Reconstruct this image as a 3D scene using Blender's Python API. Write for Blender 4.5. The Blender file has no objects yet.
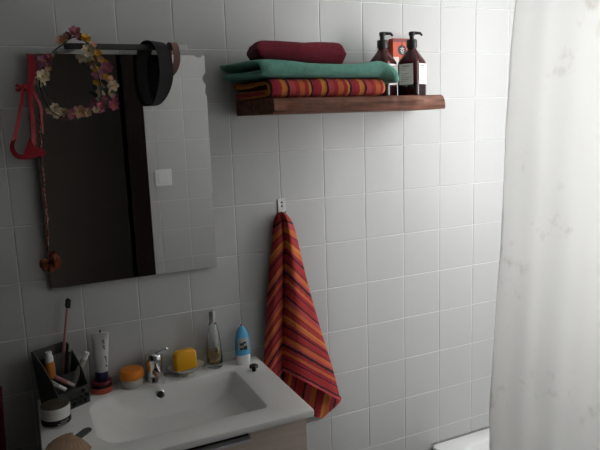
import bpy, bmesh, math, random
from mathutils import Vector, Matrix, noise
random.seed(7)
SC = bpy.context.scene
COL = SC.collection
ZO = 1.78                                   # height of the reference tile joint above the floor
PI = math.pi

# ---------------------------------------------------------------- camera
FPX = 613.17
YAW, PITCH, ROLL = 0.429706, -0.169251, -0.035624
CAM = Vector((-0.12878, -1.72764, -0.20595 + ZO))
def cam_axes():
    cy, sy, cp, sp, cr, sr = math.cos(YAW), math.sin(YAW), math.cos(PITCH), math.sin(PITCH), math.cos(ROLL), math.sin(ROLL)
    f = Vector((sy*cp, cy*cp, sp)); r = Vector((cy, -sy, 0)); u = r.cross(f)
    return cr*r + sr*u, -sr*r + cr*u, f
CR, CU, CF = cam_axes()
def ray(px, py): return CF + CR*((px-300)/FPX) - CU*((py-225)/FPX)
def AY(px, py, y):                          # measured point of the photo at a distance y from the tiled wall
    d = ray(px, py); return CAM + d*((y-CAM.y)/d.y)
def AX(px, py, x):
    d = ray(px, py); return CAM + d*((x-CAM.x)/d.x)
def AZ(px, py, z):
    d = ray(px, py); return CAM + d*((z-CAM.z)/d.z)
cd = bpy.data.cameras.new('camera'); cam = bpy.data.objects.new('camera', cd); COL.objects.link(cam)
cd.sensor_width = 36; cd.lens = FPX/600*36; cd.clip_start = .02
cam.matrix_world = Matrix(((CR.x, CU.x, -CF.x, CAM.x), (CR.y, CU.y, -CF.y, CAM.y), (CR.z, CU.z, -CF.z, CAM.z), (0, 0, 0, 1)))
SC.camera = cam

# ---------------------------------------------------------------- materials
def mat(name, col, rough=.5, metal=0., bump=0., bscale=200., var=0., vscale=20., stretch=(1, 1, 1), sheen=0., trans=0., ior=1.45, spec=.5, emit=None, estr=0., coat=0., sss=0.):
    m = bpy.data.materials.new(name); m.use_nodes = True
    nt = m.node_tree; b = nt.nodes['Principled BSDF']
    b.inputs['Base Color'].default_value = (*col, 1); b.inputs['Roughness'].default_value = rough
    b.inputs['Metallic'].default_value = metal; b.inputs['IOR'].default_value = ior
    b.inputs['Specular IOR Level'].default_value = spec; b.inputs['Transmission Weight'].default_value = trans
    b.inputs['Sheen Weight'].default_value = sheen; b.inputs['Coat Weight'].default_value = coat
    if sss: b.inputs['Subsurface Weight'].default_value = sss; b.inputs['Subsurface Scale'].default_value = .01
    if emit: b.inputs['Emission Color'].default_value = (*emit, 1); b.inputs['Emission Strength'].default_value = estr
    tc = None
    if bump or var:
        tc = nt.nodes.new('ShaderNodeTexCoord'); mp = nt.nodes.new('ShaderNodeMapping'); mp.inputs['Scale'].default_value = stretch
        nt.links.new(tc.outputs['Object'], mp.inputs['Vector'])
    if bump:
        n = nt.nodes.new('ShaderNodeTexNoise'); n.inputs['Scale'].default_value = bscale; n.inputs['Detail'].default_value = 3
        nt.links.new(mp.outputs[0], n.inputs['Vector'])
        bp = nt.nodes.new('ShaderNodeBump'); bp.inputs['Strength'].default_value = bump; bp.inputs['Distance'].default_value = .004
        nt.links.new(n.outputs['Fac'], bp.inputs['Height']); nt.links.new(bp.outputs[0], b.inputs['Normal'])
    if var:
        n = nt.nodes.new('ShaderNodeTexNoise'); n.inputs['Scale'].default_value = vscale; n.inputs['Detail'].default_value = 4
        nt.links.new(mp.outputs[0], n.inputs['Vector'])
        r = nt.nodes.new('ShaderNodeValToRGB')
        r.color_ramp.elements[0].position = .3; r.color_ramp.elements[1].position = .7
        r.color_ramp.elements[0].color = (*[c*(1-var) for c in col], 1); r.color_ramp.elements[1].color = (*[min(1, c*(1+var)) for c in col], 1)
        nt.links.new(n.outputs['Fac'], r.inputs['Fac']); nt.links.new(r.outputs['Color'], b.inputs['Base Color'])
    return m

def stripe_mat(name, stops, period):
    m = mat(name, (.5, .05, .05), .9, bump=.9, bscale=420, sheen=.04)
    nt = m.node_tree; b = nt.nodes['Principled BSDF']
    uv = nt.nodes.new('ShaderNodeUVMap'); uv.uv_map = 'stripe'
    sx = nt.nodes.new('ShaderNodeSeparateXYZ'); nt.links.new(uv.outputs[0], sx.inputs[0])
    nz = nt.nodes.new('ShaderNodeTexNoise'); nz.inputs['Scale'].default_value = 60
    tc = nt.nodes.new('ShaderNodeTexCoord'); nt.links.new(tc.outputs['Object'], nz.inputs['Vector'])
    ma = nt.nodes.new('ShaderNodeMath'); ma.operation = 'MULTIPLY_ADD'; ma.inputs[1].default_value = .006
    nt.links.new(nz.outputs['Fac'], ma.inputs[0]); nt.links.new(sx.outputs[0], ma.inputs[2])
    mu = nt.nodes.new('ShaderNodeMath'); mu.operation = 'DIVIDE'; mu.inputs[1].default_value = period; nt.links.new(ma.outputs[0], mu.inputs[0])
    fr = nt.nodes.new('ShaderNodeMath'); fr.operation = 'FRACT'; nt.links.new(mu.outputs[0], fr.inputs[0])
    cr = nt.nodes.new('ShaderNodeValToRGB'); cr.color_ramp.interpolation = 'CONSTANT'
    el = cr.color_ramp.elements
    while len(el) > 1: el.remove(el[-1])
    tot = sum(s[0] for s in stops); p = 0
    for i, (w, c) in enumerate(stops):
        e = el[0] if i == 0 else el.new(p/tot)
        e.position = p/tot; e.color = (*c, 1); p += w
    nt.links.new(fr.outputs[0], cr.inputs['Fac']); nt.links.new(cr.outputs['Color'], b.inputs['Base Color'])
    return m

RED, ORG, MAG, DRK, YEL, PNK, BRK = (.46, .030, .035), (.66, .15, .045), (.38, .018, .045), (.040, .006, .012), (.72, .26, .05), (.54, .065, .075), (.28, .018, .03)
M = {}
M['tile'] = mat('white_glazed_tile', (.52, .525, .52), .36, bump=.02, bscale=5, spec=.25)
M['grout'] = mat('pale_grout', (.70, .70, .69), .9, var=.06, vscale=12)
M['wall'] = mat('pale_grey_plaster', (.62, .615, .60), .9, bump=.05, bscale=60)
M['leftwall'] = mat('taupe_paint', (.13, .12, .11), .85, bump=.05, bscale=60)
M['hall'] = mat('brown_hall_paint', (.42, .34, .28), .8, var=.05, vscale=3)
M['floor'] = mat('grey_floor_tile', (.12, .115, .105), .5, var=.12, vscale=6)
M['door'] = mat('dark_stained_wood', (.010, .004, .004), .7, spec=.15, var=.3, vscale=8, stretch=(12, 12, 1))
M['mirror'] = mat('mirror_silver', (.95, .955, .95), .012, 1.)
M['mirrorback'] = mat('mirror_backing', (.09, .085, .08), .6)
M['glassedge'] = mat('mirror_glass_edge', (.35, .40, .38), .25)
M['chrome'] = mat('chrome', (.75, .75, .76), .12, 1.)
M['steel'] = mat('brushed_steel', (.60, .60, .60), .35, 1.)
M['raildarkrefl'] = mat('metal_dark_reflection', (.10, .10, .10), .4, .8)  # rail's reflection of the dim side put into the base colour
M['alu'] = mat('satin_aluminium', (.80, .80, .80), .55, .6)
M['ceramic'] = mat('white_ceramic', (.88, .875, .86), .14, spec=.5)
M['tub'] = mat('white_acrylic', (.85, .85, .84), .2)
M['cabinet'] = mat('pale_beige_laminate', (.80, .68, .59), .45, var=.07, vscale=10, stretch=(1, 1, 14))
M['black'] = mat('black_plastic', (.013, .013, .013), .4)
M['mesh'] = mat('charcoal_plastic', (.042, .046, .043), .5)
M['blackcloth'] = mat('black_stretch_fabric', (.010, .010, .011), .9, bump=.3, bscale=500, sheen=.05)
M['browncloth'] = mat('dusty_rose_elastic', (.20, .10, .09), .85, bump=.3, bscale=500)
M['red'] = mat('red_satin', (.36, .010, .024), .5, bump=.15, bscale=300, sheen=.2)
M['wood'] = mat('rustic_walnut_slab', (.19, .072, .042), .6, bump=.4, bscale=22, var=.5, vscale=9, stretch=(1.2, 8, 8))
M['burg'] = mat('burgundy_terry', (.190, .010, .026), .95, bump=1., bscale=330, sheen=.04, var=.15, vscale=60)
M['teal'] = mat('teal_terry', (.175, .43, .345), .95, bump=1., bscale=330, sheen=.04, var=.12, vscale=60)
M['towel'] = stripe_mat('striped_terry', [(12, RED), (3, DRK), (9, PNK), (8, ORG), (3, BRK), (9, RED), (4, YEL), (7, ORG), (5, MAG), (3, DRK), (10, RED), (5, BRK), (8, ORG), (4, PNK), (5, DRK), (6, RED), (5, ORG), (6, MAG), (2, DRK)], .235)
M['towelfold'] = stripe_mat('striped_terry_folded', [(9, ORG), (7, RED), (4, YEL), (4, DRK), (8, MAG), (7, RED), (6, YEL), (3, ORG), (4, DRK), (10, PNK), (8, RED)], .118)
M['amber'] = mat('dark_amber_plastic', (.055, .006, .007), .22, spec=.5)
M['liquid'] = mat('dark_soap_liquid', (.018, .004, .005), .15)
M['paper'] = mat('off_white_label', (.74, .73, .70), .6)
M['ink'] = mat('dark_ink', (.05, .05, .05), .7)
M['inkgrey'] = mat('grey_ink', (.30, .29, .28), .7)
M['orangecard'] = mat('orange_red_card', (.62, .085, .03), .5, var=.08, vscale=30)
M['darkred'] = mat('dark_red_card', (.20, .02, .02), .5)
M['white'] = mat('white_plastic', (.80, .80, .78), .35)
M['pump'] = mat('black_pump_plastic', (.014, .013, .013), .35)
M['cream'] = mat('cream_petal', (.78, .66, .48), .8); M['mauve'] = mat('mauve_petal', (.42, .14, .22), .8)
M['yellow'] = mat('yellow_petal', (.75, .42, .05), .8); M['peach'] = mat('peach_petal', (.72, .44, .32), .8)
M['pink'] = mat('pink_petal', (.62, .17, .26), .8); M['leaf'] = mat('grey_green_leaf', (.09, .12, .09), .8)
M['core'] = mat('yellow_flower_core', (.65, .36, .05), .8); M['wire'] = mat('dark_wrapped_wire', (.03, .028, .022), .8)
M['copper'] = mat('copper_brown_beads', (.26, .07, .035), .45, var=.4, vscale=80)
M['rust'] = mat('rust_brown_silk', (.23, .055, .022), .7, var=.3, vscale=40)
M['blue'] = mat('sky_blue_plastic', (.10, .42, .74), .3); M['navy'] = mat('navy_plastic', (.018, .02, .075), .35)
M['tube'] = mat('white_tube_laminate', (.66, .65, .63), .35, var=.04, vscale=30)
M['orangelid'] = mat('orange_plastic_lid', (.78, .24, .02), .4, sss=.1)
M['glass'] = mat('clear_glass', (.95, .97, .96), .03, trans=1., ior=1.45)
M['frost'] = mat('cloudy_glass', (.74, .72, .66), .2, trans=.25, ior=1.4)
M['juice'] = mat('amber_perfume', (.92, .62, .22), .02, trans=1., ior=1.33)
M['soap'] = mat('yellow_glycerine_soap', (.84, .44, .015), .35, sss=.35)
M['amberbottle'] = mat('orange_plastic', (.62, .22, .035), .3)
M['coral'] = mat('coral_red_plastic', (.52, .085, .05), .4)
M['maroon'] = mat('maroon_rim', (.16, .015, .03), .4)
M['lidbrown'] = mat('dark_olive_lid', (.055, .045, .03), .45)
M['tan'] = mat('tan_shell', (.48, .31, .20), .65, var=.15, vscale=50)
M['greystone'] = mat('grey_pad', (.11, .11, .10), .8)
M['darkflower'] = mat('dark_brown_rubber', (.022, .013, .013), .5)
M['pinkplastic'] = mat('rose_plastic', (.42, .17, .18), .35)
M['bristle'] = mat('dark_bristles', (.02, .02, .024), .9)
M['greyplastic'] = mat('warm_grey_plastic', (.42, .41, .38), .45)

# ---------------------------------------------------------------- mesh helpers
ORG_OF = {}
def link(o):
    COL.objects.link(o); return o
def props(o, label=None, cat=None, group=None, kind=None):
    if label: o['label'] = label
    if cat: o['category'] = cat
    if group: o['group'] = group
    if kind: o['kind'] = kind
    return o
def thing(name, label, cat, loc, group=None):
    o = link(bpy.data.objects.new(name, None)); o.location = loc; o.empty_display_size = .02
    ORG_OF[o.name] = Vector(loc)
    return props(o, label, cat, group)
class G:
    """vertices and faces in world coordinates"""
    def __init__(s): s.v = []; s.f = []; s.mi = []; s.uv = {}
    def add(s, vs, fs, mi=0):
        n = len(s.v); s.v += [Vector(v) for v in vs]; s.f += [tuple(i+n for i in f) for f in fs]; s.mi += [mi]*len(fs); return n
    def merge(s, g, mi=None):
        n = len(s.v); s.v += g.v; s.f += [tuple(i+n for i in f) for f in g.f]; s.mi += g.mi if mi is None else [mi]*len(g.f)
        for k, x in g.uv.items(): s.uv[k+n] = x
        return s
def build(name, g, m, parent=None, loc=None, angle=40, bevel=0, label=None, flat=False, subsurf=0):
    o_loc = ORG_OF[parent.name] if parent else Vector(loc if loc is not None else (0, 0, 0))
    me = bpy.data.meshes.new(name)
    me.from_pydata([v - o_loc for v in g.v], [], g.f)
    ms = m if isinstance(m, (list, tuple)) else [m]
    for x in ms: me.materials.append(x)
    for p, mi in zip(me.polygons, g.mi): p.material_index = mi
    if g.uv:
        ul = me.uv_layers.new(name='stripe')
        for l in me.loops: ul.data[l.index].uv = g.uv.get(l.vertex_index, (0, 0))
    bm = bmesh.new(); bm.from_mesh(me)
    bmesh.ops.remove_doubles(bm, verts=bm.verts, dist=1e-6)
    bmesh.ops.recalc_face_normals(bm, faces=bm.faces)
    bm.to_mesh(me); bm.free()
    if not flat:
        me.shade_smooth(); me.set_sharp_from_angle(angle=math.radians(angle))
    o = link(bpy.data.objects.new(name, me))
    if parent: o.parent = parent
    else: o.location = o_loc
    ORG_OF[o.name] = o_loc
    if bevel:
        b = o.modifiers.new('bevel', 'BEVEL'); b.width = bevel; b.segments = 3; b.limit_method = 'ANGLE'; b.angle_limit = math.radians(35)
    if subsurf:
        b = o.modifiers.new('sub', 'SUBSURF'); b.levels = subsurf; b.render_levels = subsurf
    if label: o['label'] = label
    return o
def box(x0, x1, y0, y1, z0, z1, g=None):
    g = g or G()
    g.add([(x, y, z) for z in (z0, z1) for y in (y0, y1) for x in (x0, x1)], [(0, 2, 3, 1), (4, 5, 7, 6), (0, 1, 5, 4), (2, 6, 7, 3), (0, 4, 6, 2), (1, 3, 7, 5)])
    return g
def xbox(c, ax, ay, az, hx, hy, hz, g=None):           # oriented box
    g = g or G(); c = Vector(c)
    g.add([c + ax*(x*hx) + ay*(y*hy) + az*(z*hz) for z in (-1, 1) for y in (-1, 1) for x in (-1, 1)], [(0, 2, 3, 1), (4, 5, 7, 6), (0, 1, 5, 4), (2, 6, 7, 3), (0, 4, 6, 2), (1, 3, 7, 5)])
    return g
def loft(rings, cap0=True, cap1=True, closed=True, g=None):
    g = g or G(); n = len(rings[0]); vs = [p for r in rings for p in r]; fs = []
    for i in range(len(rings)-1):
        for j in range(n if closed else n-1):
            k = (j+1) % n; fs.append((i*n+j, i*n+k, (i+1)*n+k, (i+1)*n+j))
    if cap0: fs.append(tuple(range(n))[::-1])
    if cap1: fs.append(tuple((len(rings)-1)*n + j for j in range(n)))
    g.add(vs, fs); return g
def lathe(c, prof, n=32, axis=None, g=None, squash=(1, 1)):
    """profile of (radius, height) about c; axis default z"""
    c = Vector(c); az = (axis or Vector((0, 0, 1))).normalized()
    ax = az.orthogonal().normalized() if axis else Vector((1, 0, 0)); ay = az.cross(ax)
    rings = [[c + ax*(max(r, 1e-5)*squash[0]*math.cos(2*PI*j/n)) + ay*(max(r, 1e-5)*squash[1]*math.sin(2*PI*j/n)) + az*h for j in range(n)] for r, h in prof]
    return loft(rings, g=g)
def tube(pts, rad, n=10, g=None, caps=True):
    pts = [Vector(p) for p in pts]; rs = rad if isinstance(rad, (list, tuple)) else [rad]*len(pts)
    rings = []; ref = None
    for i, p in enumerate(pts):
        t = (pts[min(i+1, len(pts)-1)] - pts[max(i-1, 0)]).normalized()
        if ref is None: ref = t.orthogonal().normalized()
        ref = (ref - t*ref.dot(t)).normalized(); b = t.cross(ref)
        rings.append([p + (ref*math.cos(2*PI*j/n) + b*math.sin(2*PI*j/n))*rs[i] for j in range(n)])
    return loft(rings, caps, caps, g=g)
def cr(pts, n=8):                                        # Catmull-Rom through points
    P = [Vector(p) for p in pts]; P = [P[0]*2-P[1]] + P + [P[-1]*2-P[-2]]; out = []
    for i in range(1, len(P)-2):
        for k in range(n):
            t = k/n; a, b, c, d = P[i-1:i+3]
            out.append(.5*((2*b) + (c-a)*t + (2*a-5*b+4*c-d)*t*t + (3*b-a-3*c+d)*t**3))
    out.append(P[-2]); return out
def strip(pts, wdirs, widths, thick, g=None):           # flat ribbon with thickness along a path
    pts = [Vector(p) for p in pts]; rings = []
    for i, p in enumerate(pts):
        t = (pts[min(i+1, len(pts)-1)] - pts[max(i-1, 0)]).normalized()
        wd = wdirs[i] if isinstance(wdirs, list) else wdirs
        wd = (wd - t*wd.dot(t)).normalized(); nn = t.cross(wd); w = widths[i] if isinstance(widths, list) else widths
        rings.append([p + wd*(w/2) + nn*(thick/2), p - wd*(w/2) + nn*(thick/2), p - wd*(w/2) - nn*(thick/2), p + wd*(w/2) - nn*(thick/2)])
    return loft(rings, g=g)
def ellipsoid(c, rx, ry, rz, n=16, m=10, g=None, ax=None):
    ax = ax or (Vector((1, 0, 0)), Vector((0, 1, 0)), Vector((0, 0, 1))); c = Vector(c)
    rings = [[c + ax[0]*(rx*math.sin(PI*i/m)*math.cos(2*PI*j/n)+(1e-6)) + ax[1]*(ry*math.sin(PI*i/m)*math.sin(2*PI*j/n)) - ax[2]*(rz*math.cos(PI*i/m)) for j in range(n)] for i in range(1, m)]
    return loft(rings, g=g)
def rrect(cx, cy, hx, hy, r, z, n=6, tilt=None):
    out = []
    rs = r if isinstance(r, tuple) else (r,)*4
    for (qx, qy, a0), r in zip(((1, 1, 0), (-1, 1, 90), (-1, -1, 180), (1, -1, 270)), rs):
        for k in range(n+1):
            a = math.radians(a0 + 90*k/n)
            x = cx + qx*(hx-r) + r*math.cos(a); y = cy + qy*(hy-r) + r*math.sin(a)
            out.append(Vector((x, y, z if tilt is None else tilt(x, y))))
    return out
def disc(c, nrm, r, t, n=20, g=None): return lathe(Vector(c), [(0, 0), (r, 0), (r, t), (0, t)], n, Vector(nrm), g)
X, Y, Z = Vector((1, 0, 0)), Vector((0, 1, 0)), Vector((0, 0, 1))

# ---------------------------------------------------------------- setting
T = .1503
def rects_minus(rc, holes):
    out = [rc]
    for h in holes:
        nx = []
        for a in out:
            if a[2] <= h[0] or a[0] >= h[2] or a[3] <= h[1] or a[1] >= h[3]: nx.append(a); continue
            if a[0] < h[0]: nx.append((a[0], a[1], h[0], a[3]))
            if a[2] > h[2]: nx.append((h[2], a[1], a[2], a[3]))
            u0, u1 = max(a[0], h[0]), min(a[2], h[2])
            if a[1] < h[1]: nx.append((u0, a[1], u1, h[1]))
            if a[3] > h[3]: nx.append((u0, h[3], u1, a[3]))
        out = nx
    return out
def tiled_wall(name, o, U, V, N, u0, u1, v0, v1, uo, vo, holes=(), thick=.1):
    g = G(); rnd = random.Random(name)
    P = lambda u, v, d: Vector(o) + U*u + V*v + N*d
    for i in range(math.floor((u0-uo)/T), math.ceil((u1-uo)/T)):
        for j in range(math.floor((v0-vo)/T), math.ceil((v1-vo)/T)):
            rc = (max(u0, uo+i*T), max(v0, vo+j*T), min(u1, uo+(i+1)*T), min(v1, vo+(j+1)*T))
            ta, tb = rnd.uniform(-.004, .004), rnd.uniform(-.004, .004)
            for a in rects_minus(rc, holes):
                if a[2]-a[0] < .006 or a[3]-a[1] < .006: continue
                cu, cv = (a[0]+a[2])/2, (a[1]+a[3])/2
                ring = lambda ins, d: [P(u, v, d + (u-cu)*ta + (v-cv)*tb) for u, v in ((a[0]+ins, a[1]+ins), (a[2]-ins, a[1]+ins), (a[2]-ins, a[3]-ins), (a[0]+ins, a[3]-ins))]
                loft([ring(.0009, -.0020), ring(.0011, -.0008), ring(.0018, -.0003), ring(.0032, 0)], False, True, g=g)
    for a in rects_minus((u0, v0, u1, v1), holes):
        n = len(g.f); gg = G()
        gg.add([P(u, v, d) for d in (-.0012, -thick) for u, v in ((a[0], a[1]), (a[2], a[1]), (a[2], a[3]), (a[0], a[3]))], [(0, 1, 2, 3), (7, 6, 5, 4), (0, 4, 5, 1), (1, 5, 6, 2), (2, 6, 7, 3), (3, 7, 4, 0)])
        g.merge(gg, 1)
    b = build(name, g, [M['tile'], M['grout']], loc=o, flat=True)
    return props(b, kind='structure')
XL, XR, YF, HC = -.62, 1.87, -1.38, 2.42
tiled_wall('wall_back', (0, 0, 0), X, Z, -Y, XL, XR, 0, HC, 0, ZO)
WIN = (-1.22, 1.05, -.505, 2.38)                           # window over the bath: y0, z0, y1, z1
tiled_wall('wall_right', (XR, 0, 0), Y, Z, -X, YF, 0, 0, HC, -.0, ZO, [WIN])

DX0, DX1, DH = -.42, .372, 2.04
tiled_wall('wall_front', (0, YF, 0), X, Z, Y, XL, XR, 0, HC, .510, ZO-.433, [(DX0, -1, DX1, DH)])
def struct(name, g, m, loc=(0, 0, 0), **k): return props(build(name, g, m, loc=loc, **k), kind='structure')
struct('wall_left', box(XL-.1, XL, YF-.1, .1, 0, HC), M['leftwall'])
struct('floor', box(-1.3, 2, -2.75, .1, -.1, 0), M['floor'])
struct('ceiling', box(-1.3, 2, -2.75, .1, HC, HC+.1), M['wall'])
struct('wall_hallway', box(-1.3, 1.3, -2.75, -2.65, 0, HC), M['hall'])
struct('wall_hallway_left', box(-1.3, -1.2, -2.65, YF-.1, 0, HC), M['hall'])
struct('wall_hallway_right', box(1.2, 1.3, -2.65, YF-.1, 0, HC), M['hall'])
# door frame: lining and casings in dark stained wood
g = G()
for s, x in ((-1, DX0), (1, DX1)):
    box(min(x, x+s*.0) - (.0 if s > 0 else .002), x + (.002 if s > 0 else 0), YF-.1, YF+.004, 0, DH, g)
    for y0, y1 in ((YF+.0005, YF+.016), (YF-.116, YF-.1005)):
        box(min(x, x+s*.09), max(x, x+s*.09), y0, y1, 0, DH+.09, g)
for y0, y1 in ((YF+.0005, YF+.016), (YF-.116, YF-.1005)): box(DX0, DX1, y0, y1, DH, DH+.09, g)
box(DX0, DX1, YF-.1, YF+.004, DH-.002, DH, g)
fr_ = struct('door_1', g, M['door'])
g = box(DX0-.004, DX0+.036, YF+.02, YF+.80, .008, DH-.006)  # open leaf out of view, added to hold bounce light off the left
lf = build('blocker_door_leaf', g, M['door'], fr_, bevel=.002)
build('blocker_door_handle', tube([(DX0+.036, YF+.74, 1.02), (DX0+.075, YF+.74, 1.02), (DX0+.078, YF+.725, 1.02), (DX0+.078, YF+.63, 1.02)], .008, 10), M['steel'], lf)  # handle of the added leaf
# window: frame and frosted pane that lets the daylight in
wy0, wz0, wy1, wz1 = WIN
w = thing('window_1', None, None, (XR+.05, (wy0+wy1)/2, wz0)); props(w, kind='structure')
g = G()
for a in ((wy0, wy0+.045, wz0, wz1), (wy1-.045, wy1, wz0, wz1), (wy0, wy1, wz0, wz0+.045), (wy0, wy1, wz1-.045, wz1)): box(XR+.03, XR+.07, a[0], a[1], a[2], a[3], g)
build('window_frame', g, M['white'], w, bevel=.003)
M['pane'] = mat('frosted_daylight_pane', (.9, .9, .9), .6, emit=(.985, .985, .985), estr=10.4)
build('window_pane', box(XR+.046, XR+.054, wy0+.02, wy1-.02, wz0+.02, wz1-.02), M['pane'], w)

# ---------------------------------------------------------------- light switch on the wall facing the mirror
sx, sz = .537, ZO-.465
sw = thing('light_switch', 'white square light switch on the tiled wall, seen in the mirror', 'light switch', (sx, YF, sz-.042))
build('plate', box(sx-.042, sx+.042, YF+.0005, YF+.009, sz-.042, sz+.042), M['white'], sw, bevel=.003)
build('rocker', box(sx-.026, sx+.026, YF+.009, YF+.0135, sz-.026, sz+.026), M['white'], sw, bevel=.002)

# ---------------------------------------------------------------- mirror
mx0, mx1, mz0, mz1 = -.0755, .3815, ZO-.6235, ZO-.0185
out = [(mx0, mz0), (mx1, mz0), (mx1, mz0+.205), (mx1-.0035, mz0+.212), (mx1, mz0+.219), (mx1, mz1-.112), (mx1-.004, mz1-.104), (mx1-.003, mz1-.090), (mx1-.001, mz1-.082), (mx1-.008, mz1-.070), (mx1-.0095, mz1-.060), (mx1-.005, mz1-.052), (mx1, mz1-.046), (mx1, mz1), (mx1-.006, mz1), (mx1-.012, mz1-.006), (mx1-.024, mz1-.005), (mx1-.030, mz1), (mx0, mz1)]
mr = thing('wall_mirror', 'frameless rectangular wall mirror with chipped upper right edge above the sink', 'mirror', ((mx0+mx1)/2, 0, mz0))
def plate(outline, y0, y1):
    n = len(outline); g = G()
    g.add([(x, y0, z) for x, z in outline], [tuple(range(n))], 0)
    g2 = G(); g2.add([(x, y, z) for y in (y0, y1) for x, z in outline], [(i, (i+1) % n, n+(i+1) % n, n+i) for i in range(n)], 0); g.merge(g2, 1)
    g2 = G(); g2.add([(x, y1, z) for x, z in outline], [tuple(range(n))], 0); g.merge(g2, 1)
    return g
build('glass', plate(out, -.0140, -.0100), [M['mirror'], M['glassedge']], mr, angle=10)
build('backing', box(mx0, mx1-.012, -.0099, -.0005, mz0+.001, mz1-.008), M['mirrorback'], mr)
g = G()
for x in (mx0+.06, mx1-.06): build('clip', box(x-.008, x+.008, -.017, -.001, mz0-.003, mz0-.0005), M['steel'], mr)

# rail above the mirror
ry, rz = -.050, ZO-.0035
rl = thing('towel_rail', 'thin flat metal rail on the wall just above the mirror', 'rail', (.165, 0, rz))
xa, xb = AY(64, 47, ry).x, AY(187, 49, ry).x
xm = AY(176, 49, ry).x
build('bar', box(xa, xm, ry-.004, ry+.004, rz-.0075, rz+.0075), M['raildarkrefl'], rl, bevel=.0025)  # coloured dark where the steel rail mirrors the dim side
build('bright_reflection_end', box(xm+.0003, xb, ry-.0045, ry+.0045, rz-.008, rz+.008), M['steel'], rl, bevel=.002, label='rail end with its bright reflection put in as paler metal')  # same rail, paler piece stands in for its bright reflection
for x in (xa+.02, xb-.03):
    build('bracket', box(x-.008, x+.008, ry+.004, -.0005, rz-.006, rz+.006), M['steel'], rl, bevel=.002)

# ---------------------------------------------------------------- headbands on the rail
def band_loop(ctop, w, hh, dd, yaw, thick, gap=0):
    """closed strip hanging over the rail: loop in the plane (d, z), width along a; bottom pinched"""
    a = Vector((math.cos(yaw), math.sin(yaw), 0)); d = Vector((-math.sin(yaw), math.cos(yaw), 0)); n = 40; rings = []
    for k in range(n):
        t = 2*PI*k/n; zz = math.cos(t); ss = math.sin(t)
        shape = abs(ss)**.85*(1 if ss > 0 else -1)
        zc = -hh/2 + hh/2*zz; wd = w*(1-.45*max(0, -zz)**3)
        c = Vector(ctop) + d*(dd*shape*(1+.12*zz) + .016*max(0, -zz)**1.5) + Z*zc
        nrm = (d*ss*1.0/dd*hh/2*.35 + Z*zz).normalized()
        rings.append([c + a*wd/2 + nrm*thick/2, c - a*wd/2 + nrm*thick/2, c - a*wd/2 - nrm*thick/2, c + a*wd/2 - nrm*thick/2])
    rings.append(rings[0])
    return loft(rings, False, False)
c = AY(153, 44, ry); c.z = rz+.0085+.002
build_loc = (c.x, ry, c.z-.16)
o = build('headband', band_loop((c.x, ry, c.z+.004), .054, .163, .038, math.radians(38), .003), M['blackcloth'], loc=build_loc)
props(o, 'wide black fabric headband looped over the rail above the mirror', 'headband')
o = build('hair_elastic', band_loop((AY(172, 46, ry).x, ry, c.z+.002), .019, .083, .022, math.radians(16), .003), M['browncloth'], loc=(AY(172, 46, ry).x, ry, c.z-.08))
props(o, 'narrow brownish pink band hanging right of the wide black headband', 'headband')

# ---------------------------------------------------------------- flower crown
def flower(c, nrm, r, layers=1, cup=.35, petals=5, seed=0):
    rnd = random.Random(seed); g = G(); nrm = nrm.normalized(); ax = nrm.orthogonal().normalized(); ay = nrm.cross(ax)
    for L in range(layers):
        rr = r*(1-.32*L); a0 = rnd.random()*6
        for k in range(petals):
            a = a0 + 2*PI*k/petals + rnd.uniform(-.12, .12); dr = ax*math.cos(a) + ay*math.sin(a); tn = -ax*math.sin(a) + ay*math.cos(a)
            cu = cup*(1+L*.8)*rnd.uniform(.6, 1.3); rows = []
            for i in range(5):
                s = .12 + .88*i/4; wdt = rr*(.56 if petals < 6 else .38)*math.sin(PI*(.12+.76*i/4))**.7*(1 if i < 4 else .75)
                row = [Vector(c) + dr*(rr*s) + tn*(wdt*q) + nrm*(rr*cu*s*s + rr*.16*abs(q) + .0015*L) for q in (-1, -.5, 0, .5, 1)]
                rows.append(row)
            top = [p for p in rows]; bot = [[p - nrm*.0008 for p in r_] for r_ in rows]
            loft(top, False, False, False, g); loft(bot, False, False, False, g)
    return g
FL = [(74, 33, 'mauve', 11, 2), (61, 41, 'peach', 9, 1), (85, 39, 'yellow', 9, 2), (89, 51, 'cream', 11.5, 2), (98, 53, 'yellow', 7, 1), (45, 62, 'mauve', 11, 2), (43, 77, 'cream', 11, 1),
      (104, 62, 'yellow', 6.5, 1), (107, 69, 'mauve', 11, 2), (106, 77, 'yellow', 6, 1), (112, 86, 'cream', 10, 2), (113, 105, 'pink', 9, 2), (100, 106, 'pink', 7, 1), (80, 112, 'peach', 11, 2), (88, 113, 'cream', 7, 1),
      (71, 113, 'mauve', 9, 1), (63, 112, 'cream', 8, 2), (55, 108, 'cream', 7.5, 1), (68, 36, 'mauve', 7, 1), (79, 38, 'mauve', 7, 1)]
FL += [(92, 45, 'peach', 7, 1), (101, 60, 'peach', 6, 1), (109, 79, 'peach', 7, 1), (110, 94, 'cream', 7, 1), (104, 99, 'mauve', 6, 1), (96, 110, 'cream', 6.5, 1), (49, 57, 'pink', 6, 1), (48, 69, 'peach', 6, 1), (66, 38, 'cream', 6, 1), (76, 31, 'pink', 6, 1), (114, 98, 'mauve', 6, 1)]
cx0, cy0 = 79, 75
def crown_depth(px, py): return -.064 - .058*max(0, min(1, (py-38)/75)) - .012*max(0, (px-85)/30)
fc = thing('flower_crown', 'flower crown of cream, mauve and yellow cloth blossoms hung over the rail', 'flower crown', AY(79, 115, -.11))
ring_px = [(62, 45), (74, 37), (86, 42), (97, 53), (106, 68), (111, 85), (111, 102), (100, 109), (82, 114), (66, 114), (55, 107), (47, 94), (42, 78), (46, 61), (54, 51), (62, 45)]
build('wire_hoop', tube(cr([AY(px, py, crown_depth(px, py)) for px, py in ring_px], 5), .0015, 8), M['wire'], fc)
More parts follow.
